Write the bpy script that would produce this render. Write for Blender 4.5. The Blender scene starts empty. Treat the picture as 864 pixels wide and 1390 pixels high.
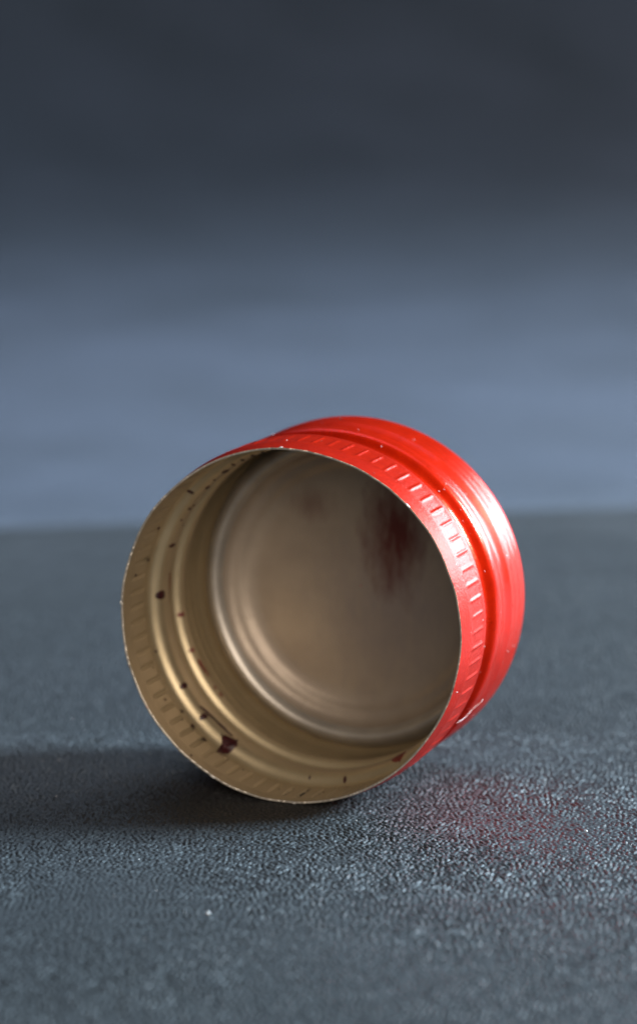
import bpy, bmesh, math, random
import numpy as np
from mathutils import Vector, Matrix
random.seed(7); rng = np.random.default_rng(7)
S = bpy.context.scene; COL = S.collection
MM = 0.001
# ------------------------------------------------------------------ camera, world, lamps, exposure
PSI, PHI, DIST, FPX, AX, AY = 0.348, 0.169, 260.0, 4588.0, -2.37, -8.93
fw = Vector((0, math.cos(PHI), -math.sin(PHI))); up = Vector((0, math.sin(PHI), math.cos(PHI)))
cam_pos = Vector((0, 0, 14)) - DIST*fw - Vector((AX, 0, 0)) - AY*up
cd = bpy.data.cameras.new('camera'); cam = bpy.data.objects.new('camera', cd); COL.objects.link(cam)
cam.location = cam_pos*MM; cam.rotation_euler = (math.pi/2 - PHI, 0, 0)
cd.sensor_fit = 'VERTICAL'; cd.sensor_height = 36; cd.sensor_width = 36; cd.lens = FPX/1390*36
cd.clip_start = 0.005; cd.clip_end = 50
cd.dof.use_dof = True; cd.dof.focus_distance = 253.5*MM; cd.dof.aperture_fstop = cd.lens/4.1
S.camera = cam
S.view_settings.view_transform = 'Standard'; S.view_settings.look = 'None'
S.view_settings.exposure = 0; S.view_settings.gamma = 1; S.view_settings.use_curve_mapping = False
W = bpy.data.worlds.new('World'); S.world = W; W.use_nodes = True
W.node_tree.nodes['Background'].inputs['Color'].default_value = (0.62, 0.62, 0.62, 1)
W.node_tree.nodes['Background'].inputs['Strength'].default_value = 0.11

def area(name, az, el, dist, w, h, power, col, target=(0, 0, 12)):
    """soft lamp: az degrees from +x towards +y (away from the camera), el above the table"""
    a, e = math.radians(az), math.radians(el)
    d = Vector((math.cos(a)*math.cos(e), math.sin(a)*math.cos(e), math.sin(e)))
    l = bpy.data.lights.new(name, 'AREA'); l.shape = 'RECTANGLE'; l.size = w*MM; l.size_y = h*MM
    l.energy = power; l.color = col
    o = bpy.data.objects.new(name, l); COL.objects.link(o)
    o.location = (Vector(target) + d*dist)*MM
    o.rotation_euler = (-d).to_track_quat('-Z', 'Y').to_euler()
    return o
w_ = area('window_light', 11, 29, 700, 200, 200, 7.8, (0.57, 0.81, 1.0)); w_.data.spread = math.radians(95)
area('rear_window_light', 47, 11, 700, 330, 190, 4.6, (0.86, 0.94, 1.0))
area('top_light', 80, 66, 900, 900, 500, 1.8, (0.52, 0.74, 1.0), (0, 120, 0))
area('front_fill', -82, 20, 580, 480, 250, 2.6, (1.0, 0.87, 0.72))
p_ = area('rear_panel_fill', 90, 89, 400, 700, 150, 0.74, (0.62, 0.76, 1.0), (0, 220, 0)); p_.data.spread = math.radians(58)  # added light without a visible source, brightens the rear panel with a blue pool

# ------------------------------------------------------------------ helpers
def link(name, me, mat=None, parent=None, smooth=True):
    o = bpy.data.objects.new(name, me); COL.objects.link(o)
    for m in (mat if isinstance(mat, (list, tuple)) else [mat]):
        if m: me.materials.append(m)
    if smooth: me.polygons.foreach_set('use_smooth', [True]*len(me.polygons))
    if parent: o.parent = parent
    return o
def mesh_np(name, v, f):
    me = bpy.data.meshes.new(name); n = len(f); k = f.shape[1]
    me.vertices.add(len(v)); me.vertices.foreach_set('co', np.asarray(v, np.float32).ravel())
    me.loops.add(n*k); me.loops.foreach_set('vertex_index', f.ravel().astype(np.int32))
    me.polygons.add(n); me.polygons.foreach_set('loop_start', (np.arange(n)*k).astype(np.int32))
    me.update(calc_edges=True); me.validate()
    return me
def grid_faces(nr, nc, wrap):
    i = np.arange(nr-1)[:, None]; j = np.arange(nc if wrap else nc-1)[None, :]
    j2 = (j+1) % nc
    return np.stack([i*nc+j+0*i, i*nc+j2, (i+1)*nc+j2, (i+1)*nc+j], -1).reshape(-1, 4)
class NT:
    def __init__(s, name):
        s.m = bpy.data.materials.new(name); s.m.use_nodes = True; s.t = s.m.node_tree
        s.b = s.t.nodes['Principled BSDF']
    def n(s, typ, **kw):
        x = s.t.nodes.new(typ)
        for k, v in kw.items():
            if k in x.inputs.keys(): x.inputs[k].default_value = v
            else: setattr(x, k, v)
        return x
    def l(s, a, b): s.t.links.new(a, b)
    def p(s, **kw):
        for k, v in kw.items(): s.b.inputs[k.replace('_', ' ')].default_value = v
    def noise(s, scale, detail=3, rough=.55, vec=None, dist=0):
        x = s.n('ShaderNodeTexNoise', Scale=scale, Detail=detail, Roughness=rough, Distortion=dist)
        if vec is not None: s.l(vec, x.inputs['Vector'])
        return x.outputs['Fac']
    def ramp(s, fac, stops):
        r = s.n('ShaderNodeValToRGB'); e = r.color_ramp.elements
        while len(e) < len(stops): e.new(.5)
        for q, (pos, c) in zip(e, stops): q.position = pos; q.color = c if len(c) == 4 else (*c, 1)
        s.l(fac, r.inputs['Fac']); return r.outputs['Color']
    def bump(s, h, strength, dist):
        b = s.n('ShaderNodeBump', Strength=strength, Distance=dist); s.l(h, b.inputs['Height'])
        s.l(b.outputs['Normal'], s.b.inputs['Normal']); return b
    def mix(s, fac, a, b):
        x = s.n('ShaderNodeMix', data_type='RGBA')
        for i, v in ((0, fac), (6, a), (7, b)):
            if hasattr(v, 'is_linked'): s.l(v, x.inputs[i])
            else: x.inputs[i].default_value = v
        return x.outputs[2]
    def math(s, op, a, b=0.0):
        x = s.n('ShaderNodeMath', operation=op)
        for i, v in ((0, a), (1, b)):
            if hasattr(v, 'is_linked'): s.l(v, x.inputs[i])
            else: x.inputs[i].default_value = v
        return x.outputs[0]
    def coord(s): return s.n('ShaderNodeTexCoord').outputs['Object']

# ------------------------------------------------------------------ materials
def leather(name, bump, k=(.85, .82, .80)):
    t = NT(name); c = t.coord()
    big = t.noise(25, 3, .6, c)
    t.l(t.ramp(big, [(.3, (.017*k[0], .018*k[1], .019*k[2])), (.7, (.025*k[0], .026*k[1], .028*k[2]))]), t.b.inputs['Base Color'])
    rr = t.n('ShaderNodeMapRange'); rr.inputs['To Min'].default_value = .45; rr.inputs['To Max'].default_value = .58
    t.l(t.noise(120, 3, .6, c), rr.inputs['Value']); t.l(rr.outputs['Result'], t.b.inputs['Roughness'])
    t.p(Specular_IOR_Level=.5)
    if bump: t.bump(t.noise(2600, 2, .5, c, .4), 1.0, .00035)
    else: t.bump(t.noise(9000, 2, .5, c), .25, .00004)
    return t.m
LEATHER = leather('black_leather', False)
LEATHER_FAR = leather('black_leather_fine_grain', True)
LEATHER_BLUE = leather('dark_slate_leather', True, (2.0, 2.1, 2.5))
def red_mat(name, coat_rough, peel):
    t = NT(name); c = t.coord()
    n = t.noise(900, 4, .65, c)
    paint = t.ramp(n, [(.3, (.52, .011, .0002)), (.7, (.66, .016, .0004))])
    chips = t.ramp(t.noise(1900, 3, .6, c), [(.735, (0, 0, 0)), (.75, (1, 1, 1))])
    t.l(t.mix(chips, paint, (.75, .62, .58, 1)), t.b.inputs['Base Color'])
    rr = t.n('ShaderNodeMapRange'); rr.inputs['To Min'].default_value = .23; rr.inputs['To Max'].default_value = .36
    t.l(t.noise(330, 4, .7, c), rr.inputs['Value'])
    t.p(Metallic=.6, Roughness=.36, Coat_Weight=.17, Coat_Roughness=coat_rough, Specular_Tint=(1, .06, .02, 1))
    t.l(rr.outputs['Result'], t.b.inputs['Roughness'])
    t.bump(t.noise(4200, 3, .6, c), peel, .00005); return t.m
RED = red_mat('red_metal_lacquer', .10, .35)
RED_BAND = red_mat('red_metal_lacquer_orange_peel', .34, .8)
def gold_mat():
    t = NT('gold_lacquer_inside'); c = t.coord()
    t.l(t.ramp(t.noise(350, 4, .6, c), [(.3, (.46, .37, .235)), (.7, (.53, .43, .28))]), t.b.inputs['Base Color'])
    t.p(Metallic=.7, Roughness=.39)
    t.bump(t.noise(4000, 3, .6, c), .15, .00005); return t.m
GOLD = gold_mat()
def alu_mat():
    t = NT('bare_aluminium_edge'); c = t.coord()
    chip = t.ramp(t.noise(260, 4, .7, c), [(.34, (.30, .02, .015)), (.40, (.46, .42, .37))])
    t.l(chip, t.b.inputs['Base Color']); t.p(Metallic=.6, Roughness=.4); return t.m
ALU = alu_mat()
def liner_mat():
    t = NT('dull_metal_sealing_liner'); c = t.coord()
    base = t.ramp(t.noise(160, 4, .6, c), [(.3, (.25, .20, .16)), (.7, (.33, .27, .215))])
    # dried red wine smears and a painted grey sheen on the disc: stretched noise inside a soft patch (liner coordinates, metres)
    def patch(cx, cy, rx, ry, seed, base_, colr, lo, hi):
        mp = t.n('ShaderNodeMapping'); mp.inputs['Location'].default_value = (-cx/rx, -cy/ry, 0); mp.inputs['Scale'].default_value = (1/rx, 1/ry, 0)
        t.l(c, mp.inputs['Vector'])
        ln = t.n('ShaderNodeVectorMath', operation='LENGTH'); t.l(mp.outputs[0], ln.inputs[0])
        mp2 = t.n('ShaderNodeMapping'); mp2.inputs['Location'].default_value = (seed, seed*.7, 0); mp2.inputs['Scale'].default_value = (1100, 300, 1)
        t.l(c, mp2.inputs['Vector'])
        nz = t.noise(1, 5, .65, mp2.outputs[0])
        val = t.math('ADD', t.math('SUBTRACT', 1.0, ln.outputs['Value']), t.math('MULTIPLY', t.math('SUBTRACT', nz, .5), 1.2))
        mr = t.n('ShaderNodeMapRange'); mr.inputs['From Min'].default_value = lo; mr.inputs['From Max'].default_value = hi
        t.l(val, mr.inputs['Value'])
        return t.mix(mr.outputs['Result'], base_, colr)
    b1 = patch(.0035, -.001, .009, .010, 3, base, (.225, .185, .172, 1), .1, 1.0)  # pinkish-grey sheen painted into the disc colour, lower right
    b2 = patch(.0030, .0046, .0034, .0064, 9, b1, (.088, .014, .010, 1), .0, .85)
    b3 = patch(-.004, .0065, .003, .0025, 21, b2, (.17, .10, .08, 1), .3, 1.3)
    t.l(b3, t.b.inputs['Base Color']); t.p(Metallic=.4, Roughness=.4)
    t.bump(t.noise(700, 4, .6, c), .12, .0002); return t.m
LINER = liner_mat()
def liner_rim_mat():
    t = NT('bare_metal_liner_rim'); t.l(t.ramp(t.noise(300, 4, .6, t.coord()), [(.3, (.32, .29, .26)), (.7, (.44, .40, .36))]), t.b.inputs['Base Color'])
    t.p(Metallic=.65, Roughness=.36); return t.m
LINER_RIM = liner_rim_mat()
def wine_mat():
    t = NT('dried_red_wine'); t.l(t.ramp(t.noise(1500, 3, .6, t.coord()), [(.3, (.012, .002, .003)), (.7, (.045, .004, .006))]), t.b.inputs['Base Color'])
    t.p(Roughness=.38); return t.m
WINE = wine_mat()
def wine_thin():
    t = NT('thin_dried_wine'); t.l(t.ramp(t.noise(1500, 3, .6, t.coord()), [(.3, (.10, .012, .010)), (.7, (.20, .035, .022))]), t.b.inputs['Base Color'])
    t.p(Roughness=.45); return t.m
WINE_THIN = wine_thin()
def burr_mat():
    t = NT('torn_aluminium'); t.p(Base_Color=(.75, .72, .70, 1), Metallic=.5, Roughness=.35); return t.m
BURR = burr_mat()
def lint_mat():
    t = NT('white_lint'); t.p(Base_Color=(.75, .70, .68, 1), Roughness=.7); return t.m
LINT = lint_mat()

# ------------------------------------------------------------------ setting: leather table, rear leather panel, wall
GRAIN = 0.19   # mm, height of the grain
def grain_field(nx, ny, step, lam, seed):
    r = np.random.default_rng(seed)
    out = np.zeros((ny, nx))
    fx = np.fft.fftfreq(nx, step)[None, :]; fy = np.fft.fftfreq(ny, step)[:, None]
    k = np.hypot(fx, fy*1.15); k0 = 1/lam
    for kk, bw, amp in ((k0, .40, 1.0), (k0*.55, .3, .14), (k0*1.9, .35, .38)):
        F = np.fft.fft2(r.standard_normal((ny, nx)))*np.exp(-((k-kk)/(bw*kk))**2)
        g = np.fft.ifft2(F).real; out += amp*g/g.std()
    h = np.tanh(out*1.1)
    kl = np.exp(-(k*14)**2)
    g = np.fft.ifft2(np.fft.fft2(r.standard_normal((ny, nx)))*kl).real; g /= g.std()
    return h*(1+.12*g)
FAR_Y, TILT = 131.0, 0.2     # where the flat leather top ends (mm behind the cap's rim), and the edge's slant
def edge_y(x): return FAR_Y + TILT*x
x0, x1, YB = -37.0, 38.0, 120.0
step = .1
ys = np.concatenate([np.arange(-62, -26, .15), np.arange(-26, 24, .1), np.arange(24, YB+.01, .25)])
xs = np.arange(x0, x1+.001, step)
H = grain_field(len(xs), int(round((YB+62)/.1))+2, .1, .43, 5)
yi = np.clip(np.round((ys+62)/.1).astype(int), 0, H.shape[0]-1)
X, Y = np.meshgrid(xs, ys)
Z = H[yi]*GRAIN*.5
# fade the relief to nothing at the border of the finely modelled patch
bd = np.minimum(np.minimum(X-x0, x1-X), np.minimum(Y+62, YB-Y)); Z *= np.clip(bd/4, 0, 1)
# the leather is pressed flat under the cap
v = np.stack([X, Y, Z], -1).reshape(-1, 3)*MM
f = grid_faces(len(ys), len(xs), False)
nv = len(v)
yl, yr = ys[0], ys[-1]
ex = np.array([-400, x0, xs[-1], 400.])
def zf(y): return 0.0
outer = [(-400, -400), (x0, -400), (xs[-1], -400), (400, -400), (-400, yl), (x0, yl), (xs[-1], yl), (400, yl),
         (-400, yr), (x0, yr), (xs[-1], yr), (400, yr), (-400, edge_y(-400)), (x0, edge_y(x0)), (xs[-1], edge_y(xs[-1])), (400, edge_y(400)),
         ]
ov = [(a*MM, b*MM, 0) for a, b in outer]
fold = []
for k, (dy, dz) in enumerate(((.8, -.15), (1.4, -.6), (1.7, -1.4), (1.8, -6))):
    for a, b in outer[12:16]: fold.append((a*MM, (b+dy)*MM, dz*MM))
ov += fold
of = []
for r_ in range(3):
    for c_ in range(3):
        if r_ == 1 and c_ == 1: continue
        of.append([r_*4+c_, r_*4+c_+1, (r_+1)*4+c_+1, (r_+1)*4+c_])
for r_ in range(3, 7):
    for c_ in range(3): of.append([r_*4+c_, r_*4+c_+1, (r_+1)*4+c_+1, (r_+1)*4+c_])
me = mesh_np('tabletop', np.concatenate([v, np.array(ov)]), np.concatenate([f, np.array(of)+nv]))
top = link('tabletop', me, [LEATHER, LEATHER_FAR]); top['kind'] = 'structure'
mi = np.zeros(len(me.polygons), np.int32); mi[len(f):] = 1; me.polygons.foreach_set('material_index', mi)

# rear leather panel: rises gently behind the table's rear edge
PANEL_PITCH, PANEL_LEN = math.radians(1.0), 400.0
rows = []
prof = [(2.2, -6), (2.3, -1.8), (3.0, -.6), (4.5, -.2)]
n = 40
for k in range(1, n+1):
    s = PANEL_LEN*k/n; prof.append((4.5+s*math.cos(PANEL_PITCH), -.2+s*math.sin(PANEL_PITCH)))
ly, lz = prof[-1]; RC = 320.0          # then sweeps up into an upright leather back
for k in range(1, 25):
    a = PANEL_PITCH + (math.radians(86)-PANEL_PITCH)*k/24
    prof.append((ly+RC*(math.sin(a)-math.sin(PANEL_PITCH)), lz+RC*(math.cos(PANEL_PITCH)-math.cos(a))))
ly, lz = prof[-1]
for k in range(1, 11): prof.append((ly+k*30*math.cos(math.radians(86)), lz+k*30*math.sin(math.radians(86))))
pv = []
for (py, pz) in prof:
    for x in (-600, -300, 0, 300, 600): pv.append((x*MM, (edge_y(x)*1+py)*MM, pz*MM))
me = mesh_np('rear_leather_panel', np.array(pv), grid_faces(len(prof), 5, False))
pan = link('rear_leather_panel', me, LEATHER_BLUE); pan['kind'] = 'structure'
# ------------------------------------------------------------------ the bottle cap
R = 14.0; T = .16
LIFT = math.asin(.12/16)
ctr = Vector((0, 0, R + .10))
ez = Vector((math.sin(PSI)*math.cos(LIFT), math.cos(PSI)*math.cos(LIFT), math.sin(LIFT)))   # axis, rim -> closed end
exv = Vector((math.cos(PSI), -math.sin(PSI), 0)); eyv = ez.cross(exv); eyv = -eyv if eyv.z < 0 else eyv
eyv.normalize()
root = bpy.data.objects.new('bottle_cap', None); COL.objects.link(root)
# local frame: x right, y up, z along the axis would be left-handed; use z = towards the opening so the frame is right-handed
M = Matrix.Identity(4)
zl = exv.cross(eyv)
for i in range(3): M[i][0] = exv[i]; M[i][1] = eyv[i]; M[i][2] = zl[i]; M[i][3] = ctr[i]*MM
SGN = -1 if zl.dot(ez) < 0 else 1
base = Matrix.Translation((0, 0, -R*MM))
root.location = (0, 0, 0)
root['label'] = 'red metal screw cap lying on its side with its gold inside open to the viewer'
root['category'] = 'bottle cap'
def place(o): o.parent = root; o.matrix_local = M

def smooth_profile(pts, ds=.09):
    pts = np.array(pts, float)
    d = np.concatenate([[0], np.cumsum(np.hypot(*np.diff(pts, axis=0).T))])
    s = np.arange(0, d[-1], ds); s = np.append(s, d[-1])
    p = np.stack([np.interp(s, d, pts[:, 0]), np.interp(s, d, pts[:, 1])], 1)
    for _ in range(10):
        q = p.copy(); q[1:-1] = .25*p[:-2]+.5*p[1:-1]+.25*p[2:]; p = q
    return p
# (distance from the rim, radius) of the outside of the sheet
OUT = [(0, 13.96), (.25, 14.00), (1.9, 14.20), (2.1, 14.15), (4.8, 14.14), (5.0, 14.20), (5.5, 14.22), (5.9, 14.03), (6.35, 13.40), (6.8, 13.26),
       (8.0, 13.26), (8.4, 13.45), (8.8, 13.92), (9.1, 14.12), (9.8, 14.14), (10.3, 14.10), (11.0, 13.90), (11.5, 13.88), (12.0, 13.96), (12.7, 14.13), (14.8, 14.15), (16.1, 14.12), (17.0, 13.92), (17.55, 13.45), (17.8, 12.7), (17.85, 10.5)]
P = smooth_profile(OUT)
P[:, 1] += .022*np.sin(2*np.pi*(P[:, 0]-12.4)/1.15)*np.clip((P[:, 0]-12.4)/.4, 0, 1)*np.clip((16.4-P[:, 0])/.5, 0, 1)   # rolled lines on the body
tn = np.gradient(P, axis=0); tn /= np.linalg.norm(tn, axis=1)[:, None]
nrm = np.stack([-tn[:, 1], tn[:, 0]], 1)        # outward
NK, SUB = 72, 20
NA = NK*SUB
th = np.arange(NA)/NA*2*np.pi
ph = (th*NK/(2*np.pi)) % 1.0
dd = np.minimum(ph, 1-ph)*2*np.pi/NK*R           # mm from the nearest ridge line
per = np.random.default_rng(3).uniform(.75, 1.2, NK)[np.round(th*NK/(2*np.pi)).astype(int) % NK]
ridge_t = np.exp(-(dd/.13)**2)*per
def ridge_a(a): return np.clip((a-1.9)/.7, 0, 1)*np.clip((5.1-a)/.5, 0, 1)
# slight out-of-round dents of a used cap
dent = .055*np.sin(3*th+.6)+.02*np.sin(7*th+2)+.012*np.sin(13*th)
fine = np.random.default_rng(5).standard_normal(NA); fine = np.convolve(np.concatenate([fine, fine, fine]), np.ones(25)/25, 'same')[NA:2*NA]
def surf(Pp, off, i0, i1, amp):
    pr = Pp[i0:i1]; nn = nrm[i0:i1]
    a = pr[:, 0][:, None] + off*nn[:, 0][:, None]; r = pr[:, 1][:, None] + off*nn[:, 1][:, None]
    fall = np.clip(1-pr[:, 0][:, None]/9, 0, 1)
    r = r + amp*ridge_a(pr[:, 0])[:, None]*ridge_t[None, :] + dent[None, :]*fall
    a = a + np.zeros_like(r) + (fine*.2)[None, :]*np.clip(1-pr[:, 0][:, None]/.8, 0, 1)
    return np.stack([r*np.cos(th), r*np.sin(th), SGN*a], -1)
def lathe(name, g, mat, parent_root=True, flip=False):
    f = grid_faces(g.shape[0], g.shape[1], True)
    if flip: f = f[:, ::-1]
    o = link(name, mesh_np(name, g.reshape(-1, 3)*MM, f), mat)
    if parent_root: place(o)
    return o
cut = int(np.argmin(np.abs(P[:, 0]-7.4)))
A_out = surf(P, 0, 0, len(P), .07)
A_in = surf(P, -T, 0, len(P), .15)
def bead(a): return .50*np.exp(-((a-11.25)/.62)**4)      # the rolled thread stands further in than its groove outside
q_ = 1-bead(P[:, 0])/P[:, 1]; A_in[:, :, 0] *= q_[:, None]; A_in[:, :, 1] *= q_[:, None]
F = SGN < 0
band = lathe('knurled_band', A_out[:cut+1], RED_BAND, flip=not F)
# closed end: carry the last ring to the centre
last = A_out[-1]; cen = []
for q, dz in ((.66, 0), (.3, 0), (.02, 0)):
    g = last.copy(); g[:, 0] *= q; g[:, 1] *= q; cen.append(g)
body = lathe('cap_body', np.concatenate([A_out[cut:], np.array(cen)]), RED, flip=not F)
iend = len(P)
inn = lathe('inner_coating', A_in[:iend], GOLD, flip=F)
e0, e1 = A_out[0], A_in[0]
mid = (e0+e1)/2; mid[:, 2] -= SGN*.04
lathe('cut_edge', np.stack([e0, mid, e1]), ALU, flip=F)
# sealing liner: disc with a rounded rim, seated at the closed end
LP = smooth_profile([(17.5, 13.5), (16.9, 13.48), (16.3, 13.3), (15.7, 12.95), (15.3, 12.6), (15.2, 12.3), (15.4, 11.95), (15.9, 11.55), (16.2, 11.25), (16.4, 10.9), (16.45, 10.35), (16.8, 9.95), (17.0, 9.0), (17.05, .05)], .12)
t2 = np.arange(160)/160*2*np.pi
g = np.stack([LP[:, 1][:, None]*np.cos(t2), LP[:, 1][:, None]*np.sin(t2), np.repeat(SGN*LP[:, 0][:, None], 160, 1)], -1)
kr = int(np.argmin(np.abs(LP[:, 1]-11.6)))
ln = lathe('sealing_liner', g[kr:], LINER, flip=not F)
rg = lathe('liner_rim', g[:kr+1], LINER_RIM, False, flip=not F); rg.parent = ln

# dried wine on the gold inside: drops and smears, each its own thin raised crust
Ai = P - T*nrm; Ai[:, 1] -= bead(P[:, 0])
def r_in(a): return float(np.interp(a, Ai[:, 0], Ai[:, 1]))
def crust(name, outline, mat, h=.07, seed=1, n=26):
    """outline: (degrees round the axis, mm from the rim) corner points; two points make a smear between them"""
    rr_ = np.random.default_rng(seed)
    q = np.array([(math.radians(t_)*R, a_) for t_, a_ in outline])
    c0 = q.mean(0)
    d = np.concatenate([[0], np.cumsum(np.hypot(*np.diff(np.vstack([q, q[:1]]), axis=0).T))])
    s_ = np.linspace(0, d[-1], n, endpoint=False); qq = np.vstack([q, q[:1]])
    o_ = np.stack([np.interp(s_, d, qq[:, 0]), np.interp(s_, d, qq[:, 1])], 1)
    o_ = .25*np.roll(o_, 1, 0)+.5*o_+.25*np.roll(o_, -1, 0)
    o_ += (o_-c0)*rr_.normal(0, .06, (n, 1))
    vs = []
    for sc, hh in ((1.0, .012), (.86, .6), (.5, .9), (.04, .75)):
        for p in o_:
            u, a_ = c0+(p-c0)*sc
            r_ = r_in(a_) - (.012 if hh < .1 else h*hh*(1+rr_.normal(0, .18)))
            r_ += .055*math.sin(3*u/R+.6)*max(0, 1-a_/9)
            vs.append((r_*math.cos(u/R), r_*math.sin(u/R), SGN*a_))
    f_ = grid_faces(4, n, True)
    o = link(name, mesh_np(name, np.array(vs)*MM, f_), mat, inn)
    return o
def drop(t_, a_, w, l, seed, mat=None, h=.07):
    k = np.arange(10)/10*2*np.pi
    crust('wine_drop', [(t_+math.degrees(w*math.cos(x)/R), a_+l*math.sin(x)) for x in k], mat or WINE, h, seed, 16)
crust('wine_smear', [(-127.5, 6.3), (-122.2, 6.9), (-120.0, 6.4), (-121.0, 5.6), (-122.6, 5.0), (-123.8, 4.35), (-124.3, 5.2), (-124.9, 5.9)], WINE, .13, 3, 40)
crust('wine_smear', [(-140.5, 6.40), (-136.8, 6.85), (-129, 7.05), (-123.5, 6.75), (-123.5, 6.95), (-129, 7.35), (-136.8, 7.1), (-140.0, 6.6)], WINE, .06, 4, 44)
crust('wine_smear', [(-154.2, 10.9), (-150.6, 11.0), (-147.0, 11.3), (-146.4, 11.9), (-148.5, 11.7), (-151.5, 11.4), (-154.4, 11.3)], WINE_THIN, .05, 5, 36)
crust('wine_smear', [(171.3, 7.6), (178, 8.0), (184.4, 8.5), (184.4, 8.8), (178, 8.3), (171.1, 7.9)], WINE_THIN, .04, 6, 36)
crust('wine_smear', [(-58, 6.0), (-55.5, 6.6), (-57.5, 7.2), (-62.5, 6.7), (-61.0, 6.2)], WINE_THIN, .05, 8, 30)
for k, (t_, a_, w, l) in enumerate([(-148.5, 6.45, .26, .42), (-141.5, 5.2, .17, .24), (-135.5, 5.1, .24, .30), (-129.6, 4.9, .25, .30), (-135.8, 6.3, .28, .36),
        (-147.6, 3.7, .12, .16), (-127.2, .75, .12, .18), (117.9, 6.6, .18, .3), (113.9, 6.7, .2, .4), (139.1, 5.9, .14, .3), (153.9, 4.6, .12, .3),
        (165.4, 4.8, .16, .25), (178.4, 6.55, .42, .55), (135.3, 7.0, .2, .5), (126.0, 6.9, .35, .6), (145.5, 6.9, .15, .4), (150.2, 6.6, .1, .2), (121.6, 6.5, .14, .3), (103, 5.8, .2, .6), (160.5, 7.0, .2, .6), (-79.3, 6.0, .16, .25),
        (131, 6.7, .1, .2), (110, 6.6, .12, .25), (-92, 6.1, .09, .14), (169, 2.6, .1, .2), (-163, 5.6, .1, .15)]):
    drop(t_, a_, w, l, 30+k)
for k, (t_, a_, w, l) in enumerate([(-139.4, 11.4, .25, .35), (-142.5, 11.3, .15, .3), (-158, 10.9, .2, .3), (-171, 10.8, .2, .3)]):
    drop(t_, a_, w, l, 60+k, WINE_THIN, .03)

# a white lint fibre clinging to the red metal
pts = []
# it springs from the band's edge and stands clear of the groove
for t_, a_, r_ in ((-34.4, 5.9, 14.22), (-33.2, 6.2, 14.36), (-31.8, 6.6, 14.47), (-29.8, 6.9, 14.52), (-28.4, 7.1, 14.58), (-27.1, 7.3, 14.72), (-26.2, 7.4, 14.84), (-25.1, 7.5, 14.80)):
    t_ = math.radians(t_)
    pts.append(M @ Vector((r_*math.cos(t_)*MM, r_*math.sin(t_)*MM, SGN*a_*MM)))
def tube(name, pts, rad, mat, seg=7):
    pp = [Vector(p) for p in pts]; dense = []
    for i in range(len(pp)-1):
        for k in range(4): dense.append(pp[i].lerp(pp[i+1], k/4))
    dense.append(pp[-1])
    for _ in range(4): dense = [dense[0]]+[(dense[i-1]+dense[i]*2+dense[i+1])/4 for i in range(1, len(dense)-1)]+[dense[-1]]
    vs = []
    for i, p in enumerate(dense):
        d = (dense[min(i+1, len(dense)-1)]-dense[max(i-1, 0)]).normalized()
        a = d.orthogonal().normalized(); b = d.cross(a)
        e = min(i, len(dense)-1-i); rr_ = rad*min(1, .35+.2*e)*(1+.2*math.sin(i*1.7))
        for k in range(seg):
            x = 2*math.pi*k/seg; vs.append(p+(a*math.cos(x)+b*math.sin(x))*rr_)
    f_ = grid_faces(len(dense), seg, True)
    return link(name, mesh_np(name, np.array([tuple(x) for x in vs]), f_), mat)
o = tube('lint_fibre', pts, .03*MM, LINT)
o['label'] = 'short white lint fibre stuck to the lower right side of the red cap'; o['category'] = 'lint fibre'

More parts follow.
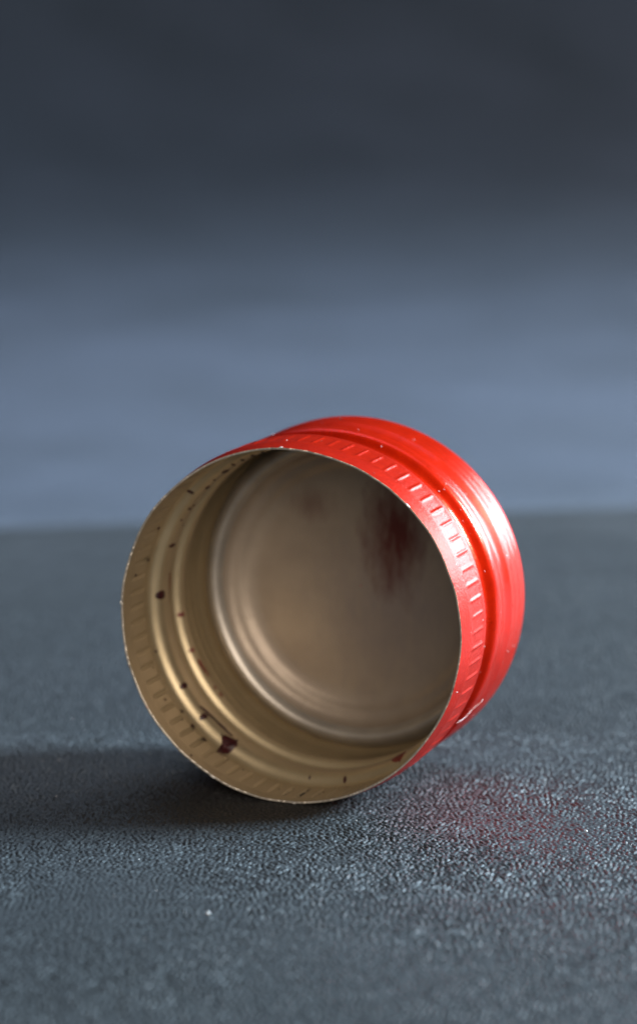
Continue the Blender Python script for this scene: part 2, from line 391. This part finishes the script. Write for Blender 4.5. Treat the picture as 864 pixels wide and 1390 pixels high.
# dust
def speck_mesh(r_, seed):
    bm = bmesh.new(); bmesh.ops.create_icosphere(bm, subdivisions=1, radius=r_*MM)
    q = random.Random(seed)
    for v_ in bm.verts: v_.co *= q.uniform(.6, 1.25); v_.co.z *= .7
    return bm
for (x, y, r_, lab) in ((-5.2, -30.0, .17, 'pale dust speck on the black leather in front of the cap, nearest the viewer'),
                       (22.5, -8.3, .13, 'pale dust speck on the black leather to the right of the cap')):
    bm = speck_mesh(r_, int(x*10)); me = bpy.data.meshes.new('dust_speck'); bm.to_mesh(me); bm.free()
    o = link('dust_speck', me, LINT); o.location = (x*MM, y*MM, (GRAIN*.5+r_*.4)*MM); o['label'] = lab; o['category'] = 'dust speck'; o['group'] = 'dust specks on the leather'
bm = bmesh.new()
for k in range(70):
    x, y = random.uniform(-34, 34), random.uniform(-38, 45)
    if -16 < x < 22 and -4 < y < 24: continue
    q = bmesh.ops.create_icosphere(bm, subdivisions=1, radius=random.uniform(.018, .045)*MM)
    for v_ in q['verts']: v_.co += Vector((x, y, GRAIN*.5))*MM
for k in range(40):
    t_ = math.radians(random.uniform(-40, 130)); a_ = random.uniform(.5, 16)
    r_ = float(np.interp(a_, P[:, 0], P[:, 1]))+.03
    c_ = M @ (Vector((r_*math.cos(t_), r_*math.sin(t_), SGN*a_))*MM)
    q = bmesh.ops.create_icosphere(bm, subdivisions=1, radius=random.uniform(.02, .055)*MM)
    for v_ in q['verts']: v_.co += c_
me = bpy.data.meshes.new('dust'); bm.to_mesh(me); bm.free()
o = link('dust', me, LINT); o['kind'] = 'stuff'; o['label'] = 'fine pale dust scattered over the leather and the red cap'

# bright burrs where the sheet was torn along the cut edge
edge = bpy.data.objects['cut_edge']
for k, (t_, w, h_) in enumerate(((6.5, .55, .10), (46, .5, .09), (9.5, .2, .06), (-117, .5, .04), (-88, .4, .05), (92, .35, .06), (176, .3, .05))):
    bm = bmesh.new(); bmesh.ops.create_icosphere(bm, subdivisions=2, radius=1)
    q = random.Random(90+k); a0 = math.radians(t_)
    for v_ in bm.verts:
        u, rr_, z_ = v_.co; rr_ *= q.uniform(.7, 1.2); z_ *= q.uniform(.6, 1.2)
        tt = a0+u*w*.5/R; rad = 13.95+rr_*.075
        v_.co = Vector((rad*math.cos(tt), rad*math.sin(tt), SGN*(z_*h_)))*MM
    me = bpy.data.meshes.new('burr'); bm.to_mesh(me); bm.free()
    link('burr', me, BURR, edge)
q = random.Random(5)
for k in range(2):
    drop(q.uniform(98, 172), q.uniform(5.9, 7.6), q.uniform(.05, .13), q.uniform(.08, .22), 200+k)
for k in range(8):
    drop(q.uniform(-160, -60), q.uniform(2, 12), q.uniform(.04, .08), q.uniform(.05, .1), 240+k)
